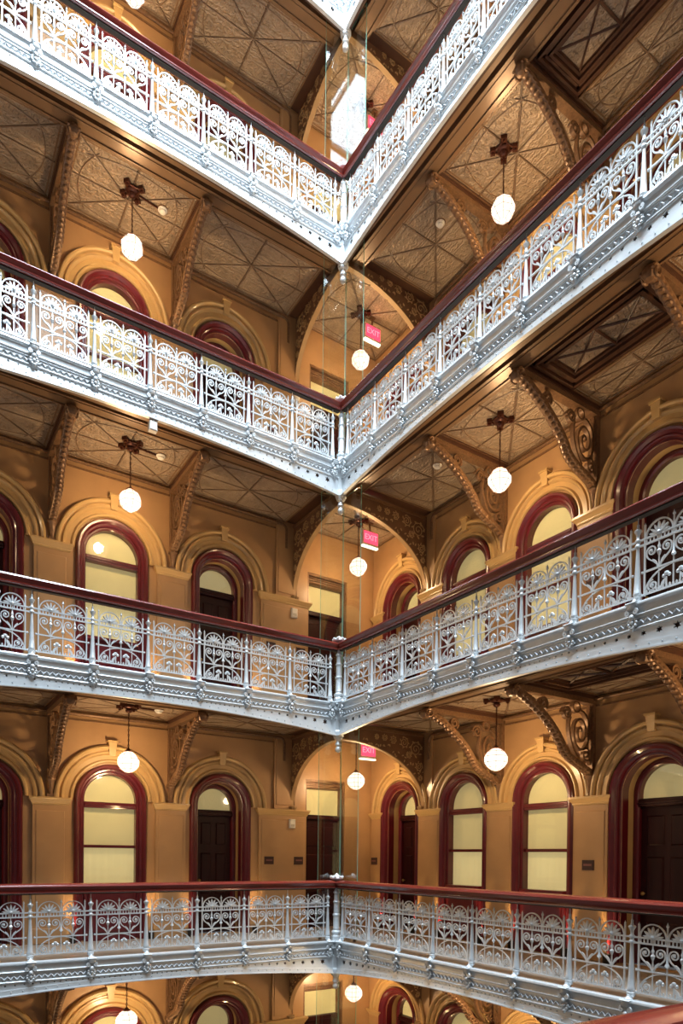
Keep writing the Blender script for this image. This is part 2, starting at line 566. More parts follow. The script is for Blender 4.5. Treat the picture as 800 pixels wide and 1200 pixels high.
ME['cd_pS'] = MB().bevbox(-.16, .16, .178, .202, 0, .42, .018).mesh('door_panel', DOORW, smooth=0)
ME['cd_pT'] = MB().bevbox(-.16, .16, .178, .202, 0, .78, .018).mesh('door_panel', DOORW, smooth=0)

# cornice bead that runs along the wall under the ceiling and turns down by the corner arch
def cornice_mesh(side):
    u0, u1, n = (-8.5, -.12, 0) if side == 'L' else (9.2, .12, 0)
    s = 1 if side == 'L' else -1
    pts = [(u0, -.05, 3.80), (u1 - s * .10, -.05, 3.80)]
    for i in range(1, 5):
        a = i * pi / 8
        pts.append((u1 - s * .10 + s * .10 * sin(a), -.05, 3.70 + .10 * cos(a)))
    pts.append((u1, -.05, 3.35))
    mb = MB().tube(pts, .026, 8)
    a, b_ = min(u0, u1), max(u0, u1)
    mb.box(a, b_, -.03, 0, 3.855, 3.875).box(a, b_, -.02, 0, 3.70, 3.725)
    return mb.mesh('cornice_bead', BRACKET)
ME['corniceL'], ME['corniceR'] = cornice_mesh('L'), cornice_mesh('R')
ME['strip'] = MB().box(-.33, .12, -.04, 0, 2.41, 3.88).bevbox(-.29, .08, -.052, -.03, 2.48, 3.8, .008).mesh('pier_strip', OCHRE, smooth=0)
ME['stripR'] = MB().box(-.12, .20, -.04, 0, 2.41, 3.88).mesh('pier_strip', OCHRE, smooth=0)

for k in range(-1, 4):
    for side in 'LR':
        loc = (0, WL, FL[k]) if side == 'L' else (WR, 0, FL[k])
        wl = tag(ob('wall_left' if side == 'L' else 'wall_right', ME['wall' + side], None, loc, RZ[side]),
                 f'ochre plaster wall with arches, {WING[side]}, {SHORT[k]}', 'wall', kind='structure')
        for u, kk, b in OPEN[side]:
            ob('archivolt', ME['archib' if b else 'archi' + side], wl, (u, 0, 0))
            ob('keystone', ME['keyb' if b else 'key' + side], wl, (u, 0, 0))
            make_opening(side, u, kk, b, k)
        for u, wd in PIL[side]:
            p = ob('pilaster', ME[('pil', wd)], wl, (u, 0, 0))
            ob('capital', ME[('cap', wd)], p)
        ob('cornice_bead', ME['cornice' + side], wl, (0, 0, FL[k + 1] - FL[k] - 4.16))
        ob('pier_strip', ME['strip' if side == 'L' else 'stripR'], wl)
    DOOR_NO[0] += 1
    t = thing(f'door_{DOOR_NO[0]}', f'square-headed recessed doorway behind the corner post, {SHORT[k]}', 'doorway', (0, WL, FL[k]), kind='structure')
    for nm, key in (('door_frame', 'cd_frame'), ('fluted_lintel', 'cd_lintel'), ('transom_pane', 'cd_pane'), ('transom_blind', 'cd_blind'), ('transom_bar', 'cd_bar')):
        ob(nm, ME[key], t)
    lf = ob('door_leaf', ME['cd_leaf'], t)
    for x in (.67, 1.08):
        ob('door_panel', ME['cd_pS'], lf, (x, 0, .18))
        ob('door_panel', ME['cd_pT'], lf, (x, 0, .74))
        ob('door_panel', ME['cd_pS'], lf, (x, 0, 1.68))

# ================================================================== floors and ceilings
def lshape(z0, z1, m_, name, e=0.0):
    o = [(-8.6, e), (e, e), (e, -9.3), (WR + .12, -9.3), (WR + .12, WL + .12), (-8.6, WL + .12)]
    mb = MB()
    n = len(o)
    mb.loft([[(x, y, z0) for x, y in o], [(x, y, z1) for x, y in o]])
    return mb.mesh(name, m_, smooth=0)
ME['floor'] = lshape(-.10, 0, STONE, 'floor', .03)
ME['ceil'] = lshape(-.275, -.10, BRONZED, 'ceiling', .06)

def tri_panel(p, q, r, z, gap=.014, t=.016):
    P = [Vector((*a, 0)) for a in (p, q, r)]
    c = (P[0] + P[1] + P[2]) / 3
    def inset(d):
        out = []
        for i in range(3):
            a, b_, c2 = P[i - 1], P[i], P[(i + 1) % 3]
            e1, e2 = (a - b_).normalized(), (c2 - b_).normalized()
            bis = (e1 + e2).normalized()
            sn = sqrt(max(1e-4, (1 - e1.dot(e2)) / 2))
            out.append(b_ + bis * d / sn)
        return out
    A, B = inset(gap), inset(gap + .012)
    mb = MB()
    mb.loft([[(v.x - c.x, v.y - c.y, z) for v in A], [(v.x - c.x, v.y - c.y, z - t * .6) for v in A], [(v.x - c.x, v.y - c.y, z - t) for v in B]])
    return mb.mesh('ceiling_panel', PRESSED, smooth=0), (c.x, c.y, 0)

BAYM = {}
def bay(parent, side, u0, u1, d0, d1, z=-.275):
    key = (side, round(u0, 3), round(u1, 3), round(d0, 3), round(d1, 3))
    if key not in BAYM:
        cx, cy = (u0 + u1) / 2, (d0 + d1) / 2
        ring = [(u0, d0), (cx, d0), (u1, d0), (u1, cy), (u1, d1), (cx, d1), (u0, d1), (u0, cy)]
        pieces = [tri_panel((cx, cy), ring[i], ring[(i + 1) % 8], z) for i in range(8)]
        mb = MB()
        for x, y in ring:
            mb.tube([(cx, cy, z - .014), (x, y, z - .014)], .010, 5)
        hx, hy = (u1 - u0) / 2, (d1 - d0) / 2
        # fan curves: four shallow arcs bowing in from the sides of the bay
        for s in (-1, 1):
            mb.tube([(cx + s * (hx * .62 + hx * .20 * (1 - (2 * i / 12 - 1) ** 2)) , cy + hy * .78 * (2 * i / 12 - 1), z - .018) for i in range(13)], .009, 5)
            mb.tube([(cx + hx * .78 * (2 * i / 12 - 1), cy + s * (hy * .62 + hy * .20 * (1 - (2 * i / 12 - 1) ** 2)), z - .018) for i in range(13)], .009, 5)
        rib = mb.mesh('ceiling_rib', RIB)
        fr = MB()
        for a in (.0, .045):
            e = .022
            fr.box(u0 + a, u1 - a, d0 + a, d0 + a + e, z - .03 + a * .3, z)
            fr.box(u0 + a, u1 - a, d1 - a - e, d1 - a, z - .03 + a * .3, z)
            fr.box(u0 + a, u0 + a + e, d0 + a, d1 - a, z - .03 + a * .3, z)
            fr.box(u1 - a - e, u1 - a, d0 + a, d1 - a, z - .03 + a * .3, z)
        BAYM[key] = (pieces, rib, fr.mesh('bay_moulding', BRONZE, smooth=0))
    pieces, rib, fr = BAYM[key]
    R = Matrix.Rotation(RZ[side], 3, 'Z')
    for me, c in pieces:
        ob('ceiling_panel', me, parent, R @ Vector(c), RZ[side])
    ob('ceiling_rib', rib, parent, (0, 0, 0), RZ[side])
    ob('bay_moulding', fr, parent, (0, 0, 0), RZ[side])

# coffered bay of the right wing
def coffer_meshes(u0, u1, d0, d1, z=-.275):
    fr = MB()
    a0, a1, b0, b1 = u0 + .10, u1 - .10, d0 + .06, d0 + .86
    for i, (e, dz) in enumerate(((0, .075), (.05, .05), (.10, .065), (.145, .03))):
        wd = .035
        x0, x1, y0, y1 = a0 + e, a1 - e, b0 + e, b1 - e
        fr.box(x0, x1, y0, y0 + wd, z - dz, z).box(x0, x1, y1 - wd, y1, z - dz, z)
        fr.box(x0, x0 + wd, y0, y1, z - dz, z).box(x1 - wd, x1, y0, y1, z - dz, z)
    frame = fr.mesh('coffer_frame', BRONZED, smooth=0)
    x0, x1, y0, y1 = a0 + .19, a1 - .19, b0 + .19, b1 - .19
    n = 2
    pans, bars = [], MB()
    L = (x1 - x0) / n
    for i in range(n):
        p0, p1 = x0 + L * i, x0 + L * (i + 1)
        c = ((p0 + p1) / 2, (y0 + y1) / 2)
        cn = [(p0, y0), (p1, y0), (p1, y1), (p0, y1)]
        for j in range(4):
            pans.append(tri_panel(c, cn[j], cn[(j + 1) % 4], z, .008, .01))
        for q in cn:
            bars.tube([(c[0], c[1], z - .02), (q[0], q[1], z - .02)], .014, 4)
        if i:
            bars.tube([(p0, y0, z - .022), (p0, y1, z - .022)], .02, 4)
    bar = bars.mesh('coffer_rib', BRONZED)
    return frame, pans, bar, (u0 + .05, u1 - .05, b1 + .07, d1 - .03)
CF = coffer_meshes(3.78, 5.60, .44, WR)

def soffit_mesh(side):
    u0, u1 = (-8.6, .0) if side == 'L' else (-.0, 9.3)
    mb = MB()
    mb.box(u0, u1, .03, .10, -.37, -.10)
    mb.box(u0, u1, .165, .44, -.355, -.10)
    mb.box(u0, u1, .165, .19, -.372, -.35)
    mb.box(u0, u1, .23, .245, -.365, -.35)
    mb.box(u0, u1, .395, .415, -.375, -.35)
    mb.box(u0, u1, .44, .47, -.32, -.10)
    return mb.mesh('edge_soffit', BRONZE, smooth=0)
ME['soffL'], ME['soffR'] = soffit_mesh('L'), soffit_mesh('R')
ME['groove'] = None
def cross_beam(wd, W, dp=.085):
    return MB().box(-wd / 2, wd / 2, .44, W, -.275 - dp, -.2).box(-wd / 2 - .03, wd / 2 + .03, .44, W, -.305, -.2).mesh('cross_beam', BRONZED, smooth=0)
ME['xbL'], ME['xbR'] = cross_beam(.14, WL), cross_beam(.16, WR)
ME['xcap'] = MB().box(-.14, .14, .0, WL, -.36, -.1).mesh('cross_beam', BRONZE, smooth=0)

BRK = {'L': [-6.45, -4.42, -2.40], 'R': [1.95, 3.74, 5.65]}
for k in range(0, 5):
    z = FL[k]
    tag(ob('floor', ME['floor'], None, (0, 0, z)), f'gallery floor slab behind {SHORT[k]} balustrades', 'floor', kind='structure')
    cl = tag(ob('ceiling', ME['ceil'], None, (0, 0, z)), f'brown pressed-metal gallery ceiling under {SHORT[k]}', 'ceiling', kind='structure')
    ob('edge_soffit', ME['soffL'], cl)
    ob('edge_soffit', ME['soffR'], cl, (0, 0, 0), RZ['R'])
    for u in BRK['L']:
        ob('cross_beam', ME['xbL'], cl, (u, 0, 0))
    for u in BRK['R']:
        ob('cross_beam', ME['xbR'], cl, place('R', u, 0, 0), RZ['R'])
    e = .08
    bay(cl, 'L', -6.45 + e, -4.42 - e, .48, WL - .02)
    bay(cl, 'L', -4.42 + e, -2.40 - e, .48, WL - .02)
    bay(cl, 'L', -2.40 + e, -.13, .48, WL - .02)
    bay(cl, 'L', .13, WR - .02, .13, WL - .02)
    bay(cl, 'R', .13, 1.95 - e, .48, WR - .02)
    bay(cl, 'R', 1.95 + e, 3.74 - e, .48, WR - .02)
    bay(cl, 'R', 5.65 + e, 7.6, .48, WR - .02)
    ob('coffer_frame', CF[0], cl, (0, 0, 0), RZ['R'])
    Rm = Matrix.Rotation(RZ['R'], 3, 'Z')
    for me, c in CF[1]:
        ob('coffer_panel', me, cl, Rm @ Vector(c), RZ['R'])
    ob('coffer_rib', CF[2], cl, (0, 0, 0), RZ['R'])
    q = CF[3]
    bay(cl, 'R', *q)
tag(ob('floor', ME['floor'], None, (0, 0, FL[-1])), 'gallery floor slab below the picture edge', 'floor', kind='structure')

# ================================================================== half arches of the corner bay
def half_arch(W, ya, yb):
    zt, zf = 3.84, 2.48
    mb = MB()
    el = [(.20 + (W - .23) * cos(t), zf + 1.10 * sin(t)) for t in [i * pi / 2 / 22 for i in range(23)]]
    outer = [(W, zf - .02), (W, zt), (.10, zt), (.10, el[-1][1])] + el[::-1]
    mb.plate(outer, [], ya, yb)
    body = mb.mesh('spandrel', SPAN_M, smooth=25)
    band = MB()
    P = [(.10, el[-1][1] - .012)] + [(p, z_ - .012) for p, z_ in el[::-1]] + [(W - .03, zf - .05)]
    band.flat(P, .022, ya - .012, yb + .012)
    band.lathe([(.01, -.14), (.04, -.11), (.06, -.06), (.085, -.03), (.085, 0)], 8, (W - .05, (ya + yb) / 2, zf - .02))
    band = band.mesh('arch_soffit', TAN, smooth=30)
    fr = MB()
    for y0, y1 in ((ya - .018, ya), (yb, yb + .018)):
        fr.box(.10, W, y0, y1, zt - .05, zt)
        fr.box(W - .05, W, y0, y1, zf, zt)
    fr = fr.mesh('spandrel_frame', BRACKET, smooth=0)
    orn = MB()
    rnd = random.Random(7)
    for y0, y1 in ((ya - .012, ya), (yb, yb + .012)):
        for cx, cz, r, a0, sg in ((W - .24, zt - .30, .15, 0, 1), (W - .52, zt - .20, .105, 2, -1), (W - .16, zt - .62, .09, 1, -1), (W - .78, zt - .17, .075, 4, 1), (W - .12, zt - .84, .055, 3, 1),
                                  (W - .98, zt - .15, .06, 1, -1), (W - 1.16, zt - .15, .05, 4, 1), (W - .40, zt - .42, .065, 2, 1)):
            orn.flat(spiral(cx, cz, r, .012, a0, a0 + sg * 4.2 * pi, 30), .011, y0, y1)
            for i in range(9):
                q = a0 + i * .9
                orn.plate(leafshape(cx + r * .75 * cos(q), cz + r * .75 * sin(q), q + sg * .9, r * .5, r * .2), [], y0, y1)
        for i in range(26):
            t = i / 25
            px = .55 + (W - .62) * t
            ez = zf + 1.06 * sqrt(max(0, 1 - ((px - .2) / (W - .23)) ** 2))
            pz = ez + .05 + rnd.random() * max(.02, (zt - .12 - ez) * .35)
            orn.plate(leafshape(px, pz, rnd.uniform(0, 6.3), .055, .026), [], y0, y1)
    orn = orn.mesh('spandrel_scrollwork', TANL, smooth=30)
    return body, band, fr, orn
HA = {'L': half_arch(WL, -.115, -.05), 'R': half_arch(WR, .05, .115)}
for k in range(-1, 4):
    for side in 'LR':
        # local x = depth from the rail towards the wall
        t = thing('half_arch', f'brown half arch with gilt scrollwork, {WING[side]} corner end, {SHORT[k]}', 'arch',
                  (0, 0, FL[k]), pi / 2 if side == 'L' else 0.0, 'half arches framing the corner bay')
        for nm, me in zip(('spandrel', 'arch_soffit', 'spandrel_frame', 'spandrel_scrollwork'), HA[side]):
            o = ob(nm, me, t)
            if nm == 'spandrel_scrollwork':
                o['kind'] = 'stuff'

# ================================================================== scroll brackets
def bracket_meshes(W):
    P = W - .36
    h = .055
    hyp = bez((P, -.06), (P * .80, -.16), (P * .55, -.40), (P * .42, -.70), 14) + bez((P * .42, -.70), (P * .37, -.90), (P * .20, -.93), (.05, -1.08), 10)[1:]
    a = MB()
    a.flat(hyp, .075, -h, h)
    a.box(0, P, -h - .01, h + .01, -.075, 0)
    a.box(0, .07, -h, h, -1.10, 0)
    arm = a.mesh('bracket_arm', BRACKET, smooth=30)
    s = MB()
    t0 = .03
    s.flat([(.30 + (x - .30) * .85, -.50 + (z_ + .50) * 1.25) for x, z_ in spiral(.30, -.50, .25, .03, pi * .5, pi * .5 + 4.4 * pi, 44)], .034, -t0, t0)
    s.flat(bez((.52, -.30), (.60, -.45), (.50, -.75), (.36, -.86), 10), .03, -t0, t0)
    s.flat(arc(.40, -.15, .075, 0, 2 * pi, 16), .024, -t0, t0)
    s.flat(spiral(.60, -.26, .10, .02, 0, 3.4 * pi, 20), .024, -t0, t0)
    s.flat(spiral(P * .66, -.18, .09, .02, pi * 1.3, pi * 1.3 - 3.4 * pi, 30), .03, -t0, t0)
    s.flat(spiral(.17, -.82, .11, .02, pi * .3, pi * .3 + 3.2 * pi, 22), .028, -t0, t0)
    s.flat(bez((.06, -.95), (.20, -.80), (.12, -.5), (.10, -.1), 12), .028, -t0, t0)
    out = [(P * .97, -.07)] + hyp[2:12] + [(P * .58, -.17), (P * .72, -.09)]
    s.plate(out[:1] + hyp[2:8] + [(P * .76, -.14), (P * .84, -.09)], [], -.02, .02)
    scr = s.mesh('scrollwork', BRACKET, smooth=35)
    l = MB()
    N = len(hyp)
    for i in range(1, N - 1):
        p = hyp[i]
        tx, tz = hyp[i + 1][0] - hyp[i - 1][0], hyp[i + 1][1] - hyp[i - 1][1]
        L = sqrt(tx * tx + tz * tz)
        nx, nz = -tz / L, tx / L
        if nz > 0:
            nx, nz = -nx, -nz
        l.ball((p[0] + nx * .035, 0, p[1] + nz * .035), .036, 7, 4, (1.3, 1.2, .8))
        for sy in (-1, 1):
            l.ball((p[0] + nx * .015, sy * .055, p[1] + nz * .01), .030, 6, 4, (1.3, .5, .9))
    l.ball((P + .02, 0, -.09), .085, 8, 5, (1, 1.1, 1))
    for sy in (-1, 1):
        l.tube([(x, sy * .075, z_) for x, z_ in spiral(P + .0, -.10, .075, .02, 0, 3 * pi, 18)], .018, 5)
    lv = l.mesh('acanthus_leaves', BRACKET)
    f = MB()
    f.lathe([(.03, -1.36), (.035, -1.35), (.035, -1.32), (.045, -1.29), (.055, -1.2), (.06, -1.15), (.085, -1.12), (.075, -1.07), (.04, -1.02), (.02, -.98)], 10, (.045, 0, 0))
    f.box(0, .07, -.06, .06, -1.395, -1.35)
    ft = f.mesh('corbel_foot', BRACKET)
    return arm, scr, lv, ft
BM = {'L': bracket_meshes(WL), 'R': bracket_meshes(WR)}
BW = {-4.42: 'between the picture-edge doorway and the window', -2.40: 'between window and doorway near the corner', 1.95: 'between the two windows', 3.74: 'between window and wide doorway',
      5.65: 'beyond the wide doorway'}
for k in range(-1, 4):
    for side, us in (('L', [-4.42, -2.40]), ('R', [1.95, 3.74, 5.65])):
        for u in us:
            wd = WL if side == 'L' else WR
            # local x runs from the wall out towards the railing
            t = thing('scroll_bracket', f'bronzed scroll bracket {BW[u]}, {SHORT[k]}', 'bracket', place(side, u, wd, FL[k + 1] - .355),
                      -pi / 2 if side == 'L' else pi, 'scroll brackets under the gallery ceilings')
            for nm, me in zip(('bracket_arm', 'scrollwork', 'acanthus_leaves', 'corbel_foot'), BM[side]):
                o = ob(nm, me, t)
                if nm in ('scrollwork', 'acanthus_leaves'):
                    o['kind'] = 'stuff'
                if nm == 'corbel_foot':      # stands on the capital
                    o.scale.z = (FL[k + 1] - FL[k] - .355 - 2.41) / 1.395

# ================================================================== balustrades
def panel_mesh():
    mb = MB()
    hw = .3175
    T = .008
    for x in (-hw, hw):
        mb.box(x - .008, x + .008, -.009, .009, -.015, .705)
        mb.lathe([(.006, .70), (.014, .715), (.006, .73), (.001, .745)], 6, (x, 0, 0))
    for x in (-hw / 2, hw / 2):
        mb.box(x - .005, x + .005, -.006, .006, .0, .62)
    mb.box(-.006, .006, -.007, .007, .0, .70)
    mb.lathe([(.006, .70), (.018, .715), (.010, .735), (.001, .76)], 6)
    for z, e, t in ((.52, .375, .009), (.578, .375, .009), (.235, .345, .008), (.0, .345, .008)):
        mb.box(-e, e, -.010, .010, z - t, z + t)
        for s in (-1, 1):
            mb.ball((s * e, 0, z), .015, 6, 4)
    n = 16
    for i in range(n):
        x = -hw + 2 * hw * (i + .5) / n
        mb.box(x - .006, x + .006, -.006, .006, .525, .575)
    for c in (-hw / 2, hw / 2):
        mb.flat(arc(c, .578, .148, 0, pi, 14), .013, -.009, .009)
        for i in range(7):
            a = pi * (.06 + .88 * i / 6)
            L = .098 + .02 * sin(a)
            mb.plate(leafshape(c + .012 * cos(a), .585, a, L, .024), [], -.012 - .004 * (i % 2), .010)
        mb.ball((c, -.008, .592), .024, 7, 4)
        for s in (-1, 1):
            stem = bez((c + s * .012, .245), (c + s * .03, .33), (c + s * .152, .33), (c + s * .138, .425), 9)
            sp = spiral(c + s * .083, .425, .056, .016, 0 if s > 0 else pi, (2.7 * pi) if s > 0 else (pi - 2.7 * pi), 20)
            mb.flat(stem + sp[1:], .0125, -T, T)
            mb.ball((c + s * .083, 0, .425), .017, 6, 4)
            mb.plate(leafshape(c + s * .014, .262, pi / 2 - s * .62, .095, .024), [], -.010, .010)
        mb.lathe([(.004, .345), (.012, .36), (.022, .385), (.026, .40), (.012, .42), (.018, .45), (.008, .475), (.003, .50)], 6, (c, 0, 0))
    # pendant bud between the volutes
    mb.lathe([(.003, .29), (.026, .315), (.020, .33), (.012, .345), (.012, .40), (.003, .43)], 7)
    # lower field: low arch, trefoil blossoms, corner volutes, leaf fringe
    mb.flat([(x, .005 + .225 * sqrt(max(0, 1 - (x / .31) ** 2))) for x in [-.31 * cos(pi * i / 20) for i in range(21)]], .0125, -T, T)
    for s in (-1, 1):
        mb.flat(spiral(s * .225, .068, .062, .016, pi * .5, pi * .5 - s * 3.0 * pi, 22), .015, -T, T)
        mb.ball((s * .225, 0, .068), .018, 6, 4)
        mb.box(s * .075 - .007, s * .075 + .007, -.007, .007, .0, .11)
        mb.ball((s * .075, 0, .145), .030, 8, 4, (1, .5, .8))
        for q in (-1, 1):
            mb.ball((s * .075 + q * .030, 0, .125), .021, 6, 4, (1, .5, 1))
        mb.plate(leafshape(s * .135, .01, pi / 2 + s * .5, .10, .035), [], -.009, .009)
    for i in range(17):
        x = -.29 + .58 * i / 16
        mb.plate(leafshape(x, .0, pi / 2, .042, .020), [], -.008, .008)
    return mb.mesh('baluster_panel', SILVER, smooth=40)

ME['panel'] = panel_mesh()
ME['post'] = MB().lathe([(r_ * (1.32 if z_ < .84 else 1), z_) for r_, z_ in [(.030, -.06), (.030, -.045), (.016, -.03), (.014, .0), (.020, .02), (.032, .035), (.036, .06), (.036, .075), (.024, .085), (.033, .10), (.033, .115),
                         (.029, .13), (.024, .25), (.018, .42), (.0135, .58), (.0135, .60), (.024, .605), (.024, .62), (.015, .635), (.022, .66), (.022, .675), (.014, .69),
                         (.016, .73), (.030, .765), (.030, .775), (.014, .79), (.010, .82), (.012, .835), (.006, .85), (.006, .95)]], 10).mesh('baluster_post', SILVER, smooth=50)
NPR = 11
SPANR = 2 * E0 + PITCH * NPR
def handrail_mesh(SPAN):
    prof = [(.060, .925), (.072, .935), (.074, .950), (.060, .962), (.072, .985), (.092, 1.002), (.098, 1.020), (.090, 1.036), (.070, 1.040), (.066, 1.050), (.035, 1.060), (0, 1.063)]
    full = prof + [(-y, z) for y, z in prof[:-1]][::-1]
    return MB().loft([[(0.06, y, z) for y, z in full], [(SPAN - .06, y, z) for y, z in full]]).mesh('handrail', MAHOG, smooth=40)
ME['rail'], ME['railR'] = handrail_mesh(SPAN), handrail_mesh(SPANR)
for q_, sp_ in (('', SPAN), ('R', SPANR)):
    ME['rail_iron' + q_] = MB().box(.06, sp_ - .06, -.035, .035, .908, .924).mesh('rail_flat', BLACK, smooth=0)
def balustrade(side, k, label, base=None, rz=None):
    # local x runs from the corner post along the gallery
    t = thing('balustrade', label, 'railing', base or (0, 0, FL[k]), rz if rz is not None else (pi if side == 'L' else -pi / 2), 'iron balustrades around the atrium')
    q, n = ('R', NPR) if side == 'R' and base is None else ('', NP)
    ob('handrail', ME['rail' + q], t)
    ob('rail_flat', ME['rail_iron' + q], t)
    for i in range(n + 1):
        ob('baluster_post', ME['post'], t, (E0 + PITCH * i, 0, 0))
    for i in range(n):
        ob('baluster_panel', ME['panel'], t, (E0 + PITCH * (i + .5), 0, .085), pi if side == 'L' else 0)
    return t

# ------------------------------------------------------------------ fascias
def zbot_(x, SPAN):
    t = (x - SPAN / 2) / (SPAN / 2)
    return -.385 - .185 * t * t if SPAN > 4 else -.47 - .10 * t * t
def star(cx, cz, r, n=6):
    return [(cx + (r if i % 2 == 0 else r * .5) * sin(pi * i / n), cz + (r if i % 2 == 0 else r * .5) * cos(pi * i / n)) for i in range(2 * n)]
def fascia_meshes(SPAN):
    zbot = lambda x: zbot_(x, SPAN)
    # local: x along, -y towards the atrium
    n = 34
    xs = [SPAN * i / n for i in range(n + 1)]
    outer = [(x, -.275) for x in xs] + [(x, zbot(x)) for x in xs[::-1]]
    holes = []
    d, step, i = .31, .205, 0
    while d < SPAN / 2 - .03:
        r = max(.011, .056 * .86 ** i)
        zz = -.292 - r * 1.05
        for x in (d, SPAN - d):
            holes.append(star(x, zz, r) if r > .014 else [(x + r * cos(a * pi / 3), zz + r * sin(a * pi / 3)) for a in range(6)])
        d += step
        step = max(.075, step * .93)
        i += 1
    plate = MB().plate(outer, holes, -.045, -.028).mesh('pierced_plate', SILVER, smooth=0)
    back = MB().plate([(x, -.27) for x in xs] + [(x, zbot(x) + .02) for x in xs[::-1]], [], -.012, .03).mesh('backing_plate', BRONZED, smooth=0)
    fl = MB()
    rings = []
    for x in xs:
        z = zbot(x)
        rings.append([(x, -.045, z), (x, -.058, z), (x, -.058, z + .072), (x, -.045, z + .072)])
    fl.loft(rings)
    rings = [[(x, -.075, zbot(x) - .012), (x, -.075, zbot(x) + .004), (x, -.02, zbot(x) + .004), (x, -.02, zbot(x) - .012)] for x in xs]
    fl.loft(rings)
    flange = fl.mesh('bottom_flange', SILVER, smooth=20)
    rv = MB()
    m_ = 46
    for i in range(m_):
        x = SPAN * (i + .5) / m_
        z = zbot(x) + .040
        rv.loft([[(x + .011 * cos(a * pi / 3), -.058, z + .011 * sin(a * pi / 3)) for a in range(6)], [(x + .006 * cos(a * pi / 3), -.066, z + .006 * sin(a * pi / 3)) for a in range(6)]])
    rivet = rv.mesh('rivets', SILVERD)
    # mouldings: ledge, flat band, bead course
    prof = [(.03, 0), (-.088, 0), (-.093, -.012), (-.093, -.026), (-.078, -.038), (-.066, -.044), (-.060, -.056), (-.060, -.116), (-.070, -.120), (-.076, -.130), (-.070, -.140), (-.060, -.144),
            (-.060, -.160), (-.044, -.164), (-.044, -.250), (-.060, -.254), (-.066, -.264), (-.058, -.278), (.03, -.28)]
    mould = MB().loft([[(0.05, y, z) for y, z in prof], [(SPAN - .05, y, z) for y, z in prof]]).mesh('ledge_moulding', SILVER, smooth=30)
    wv = MB()
    per = .078
    N = int((SPAN - .2) / per * 4)
    wv.tube([(.1 + per / 4 * i, -.056, -.208 + (.021, 0, -.021, 0)[i % 4]) for i in range(N)], .0105, 4)
    wave = wv.mesh('wave_moulding', SILVERM, smooth=30)
    return dict(ledge_moulding=mould, wave_moulding=wave, pierced_plate=plate, backing_plate=back, bottom_flange=flange, rivets=rivet)
FM, FM2 = fascia_meshes(SPAN), fascia_meshes(SPANR - SPAN)
def rosette():
    mb = MB()
    # console under each baluster: neck, scrolled body and leaf boss hanging on the fascia
    mb.lathe([(.03, -.005), (.045, .0), (.045, .012), (.02, .03), (.016, .05)], 8, (0, -.05, 0))
    mb.bevbox(-.05, .05, -.118, -.04, -.075, .0, .015)
    mb.bevbox(-.065, .065, -.125, -.04, -.018, .004, .008)
    for s in (-1, 1):
        mb.tube([(x, -.10, z) for x, z in spiral(s * .046, -.10, .028, .008, pi * .5, pi * .5 - s * 2.6 * pi, 14)], .012, 5)
    mb.ball((0, -.09, -.150), .034, 8, 5, (1, .8, 1))
    for i in range(9):
        a = 2 * pi * i / 9
        mb.ball((.046 * cos(a), -.08, -.205 + .048 * sin(a)), .021, 6, 4, (1, .7, 1))
    mb.ball((0, -.09, -.205), .026, 7, 4, (1, .7, 1))
    mb.lathe([(.004, -.30), (.022, -.28), (.028, -.262), (.01, -.25)], 7, (0, -.075, 0))
    return mb.mesh('leaf_console', SILVER, smooth=45)
ME['console'] = rosette()
def fascia(side, k, label):
    t = thing('gallery_fascia', label, 'fascia', place(side, 0, 0, FL[k]), RZ[side], 'pierced iron fascias of the galleries')
    x0 = -SPAN if side == 'L' else 0
    for nm, me in FM.items():
        o = ob(nm, me, t, (x0, 0, 0))
        if nm == 'rivets':
            o['kind'] = 'stuff'
    if side == 'R':                       # second, shorter arch up to the near gallery
        for nm, me in FM2.items():
            o = ob(nm, me, t, (SPAN, 0, 0))
            if nm == 'rivets':
                o['kind'] = 'stuff'
        ob('haunch_post', CP[0], t, (SPAN, -.02, 0))
        ob('pendant_finial', CP[3], t, (SPAN, -.02, 0))
    for i in range((NPR if side == 'R' else NP) + 1):
        ob('leaf_console', ME['console'], t, (x0 + E0 + PITCH * i, 0, 0))
    return t

# ------------------------------------------------------------------ corner posts
def corner_meshes():
    b = MB()
    oct_ = lambda r, z: [(r * cos(pi / 8 + pi / 4 * i), r * sin(pi / 8 + pi / 4 * i), z) for i in range(8)]
    b.loft([oct_(.085, -.60), oct_(.085, -.575), oct_(.098, -.57), oct_(.098, -.50), oct_(.082, -.47), oct_(.082, -.06), oct_(.092, -.03), oct_(.092, .08), oct_(.075, .11)])
    base = b.mesh('post_base', SILVER, smooth=20)
    s = MB().lathe([(.062, .10), (.085, .125), (.09, .145), (.085, .165), (.06, .18), (.056, .20), (.062, .215), (.056, .23), (.056, .43), (.066, .44), (.066, .465), (.052, .475),
                    (.050, .66), (.062, .675), (.062, .69), (.045, .70), (.042, .80), (.04, .83)], 14).mesh('post_shaft', SILVER)
    cpt = MB()
    cpt.lathe([(.03, .82), (.055, .835), (.06, .85), (.042, .875), (.03, .90), (.026, .95), (.030, 1.0), (.045, 1.05), (.05, 1.07)], 12)
    cpt.lathe([(.05, 1.065), (.115, 1.085), (.12, 1.10), (.11, 1.12), (.07, 1.135), (.04, 1.15), (.02, 1.175), (.002, 1.185)], 12)
    for i in range(8):
        a = 2 * pi * i / 8
        cpt.ball((.10 * cos(a), .10 * sin(a), 1.12), .032, 6, 4, (1, 1, .8))
    cap = cpt.mesh('leaf_cap', SILVER)
    f = MB().lathe([(.07, -.60), (.075, -.615), (.05, -.63), (.04, -.66), (.055, -.70), (.06, -.72), (.045, -.735), (.035, -.75), (.050, -.775), (.056, -.80), (.05, -.83), (.03, -.85), (.004, -.86)], 12)
    fin = f.mesh('pendant_finial', SILVER)
    return base, s, cap, fin
CP = corner_meshes()
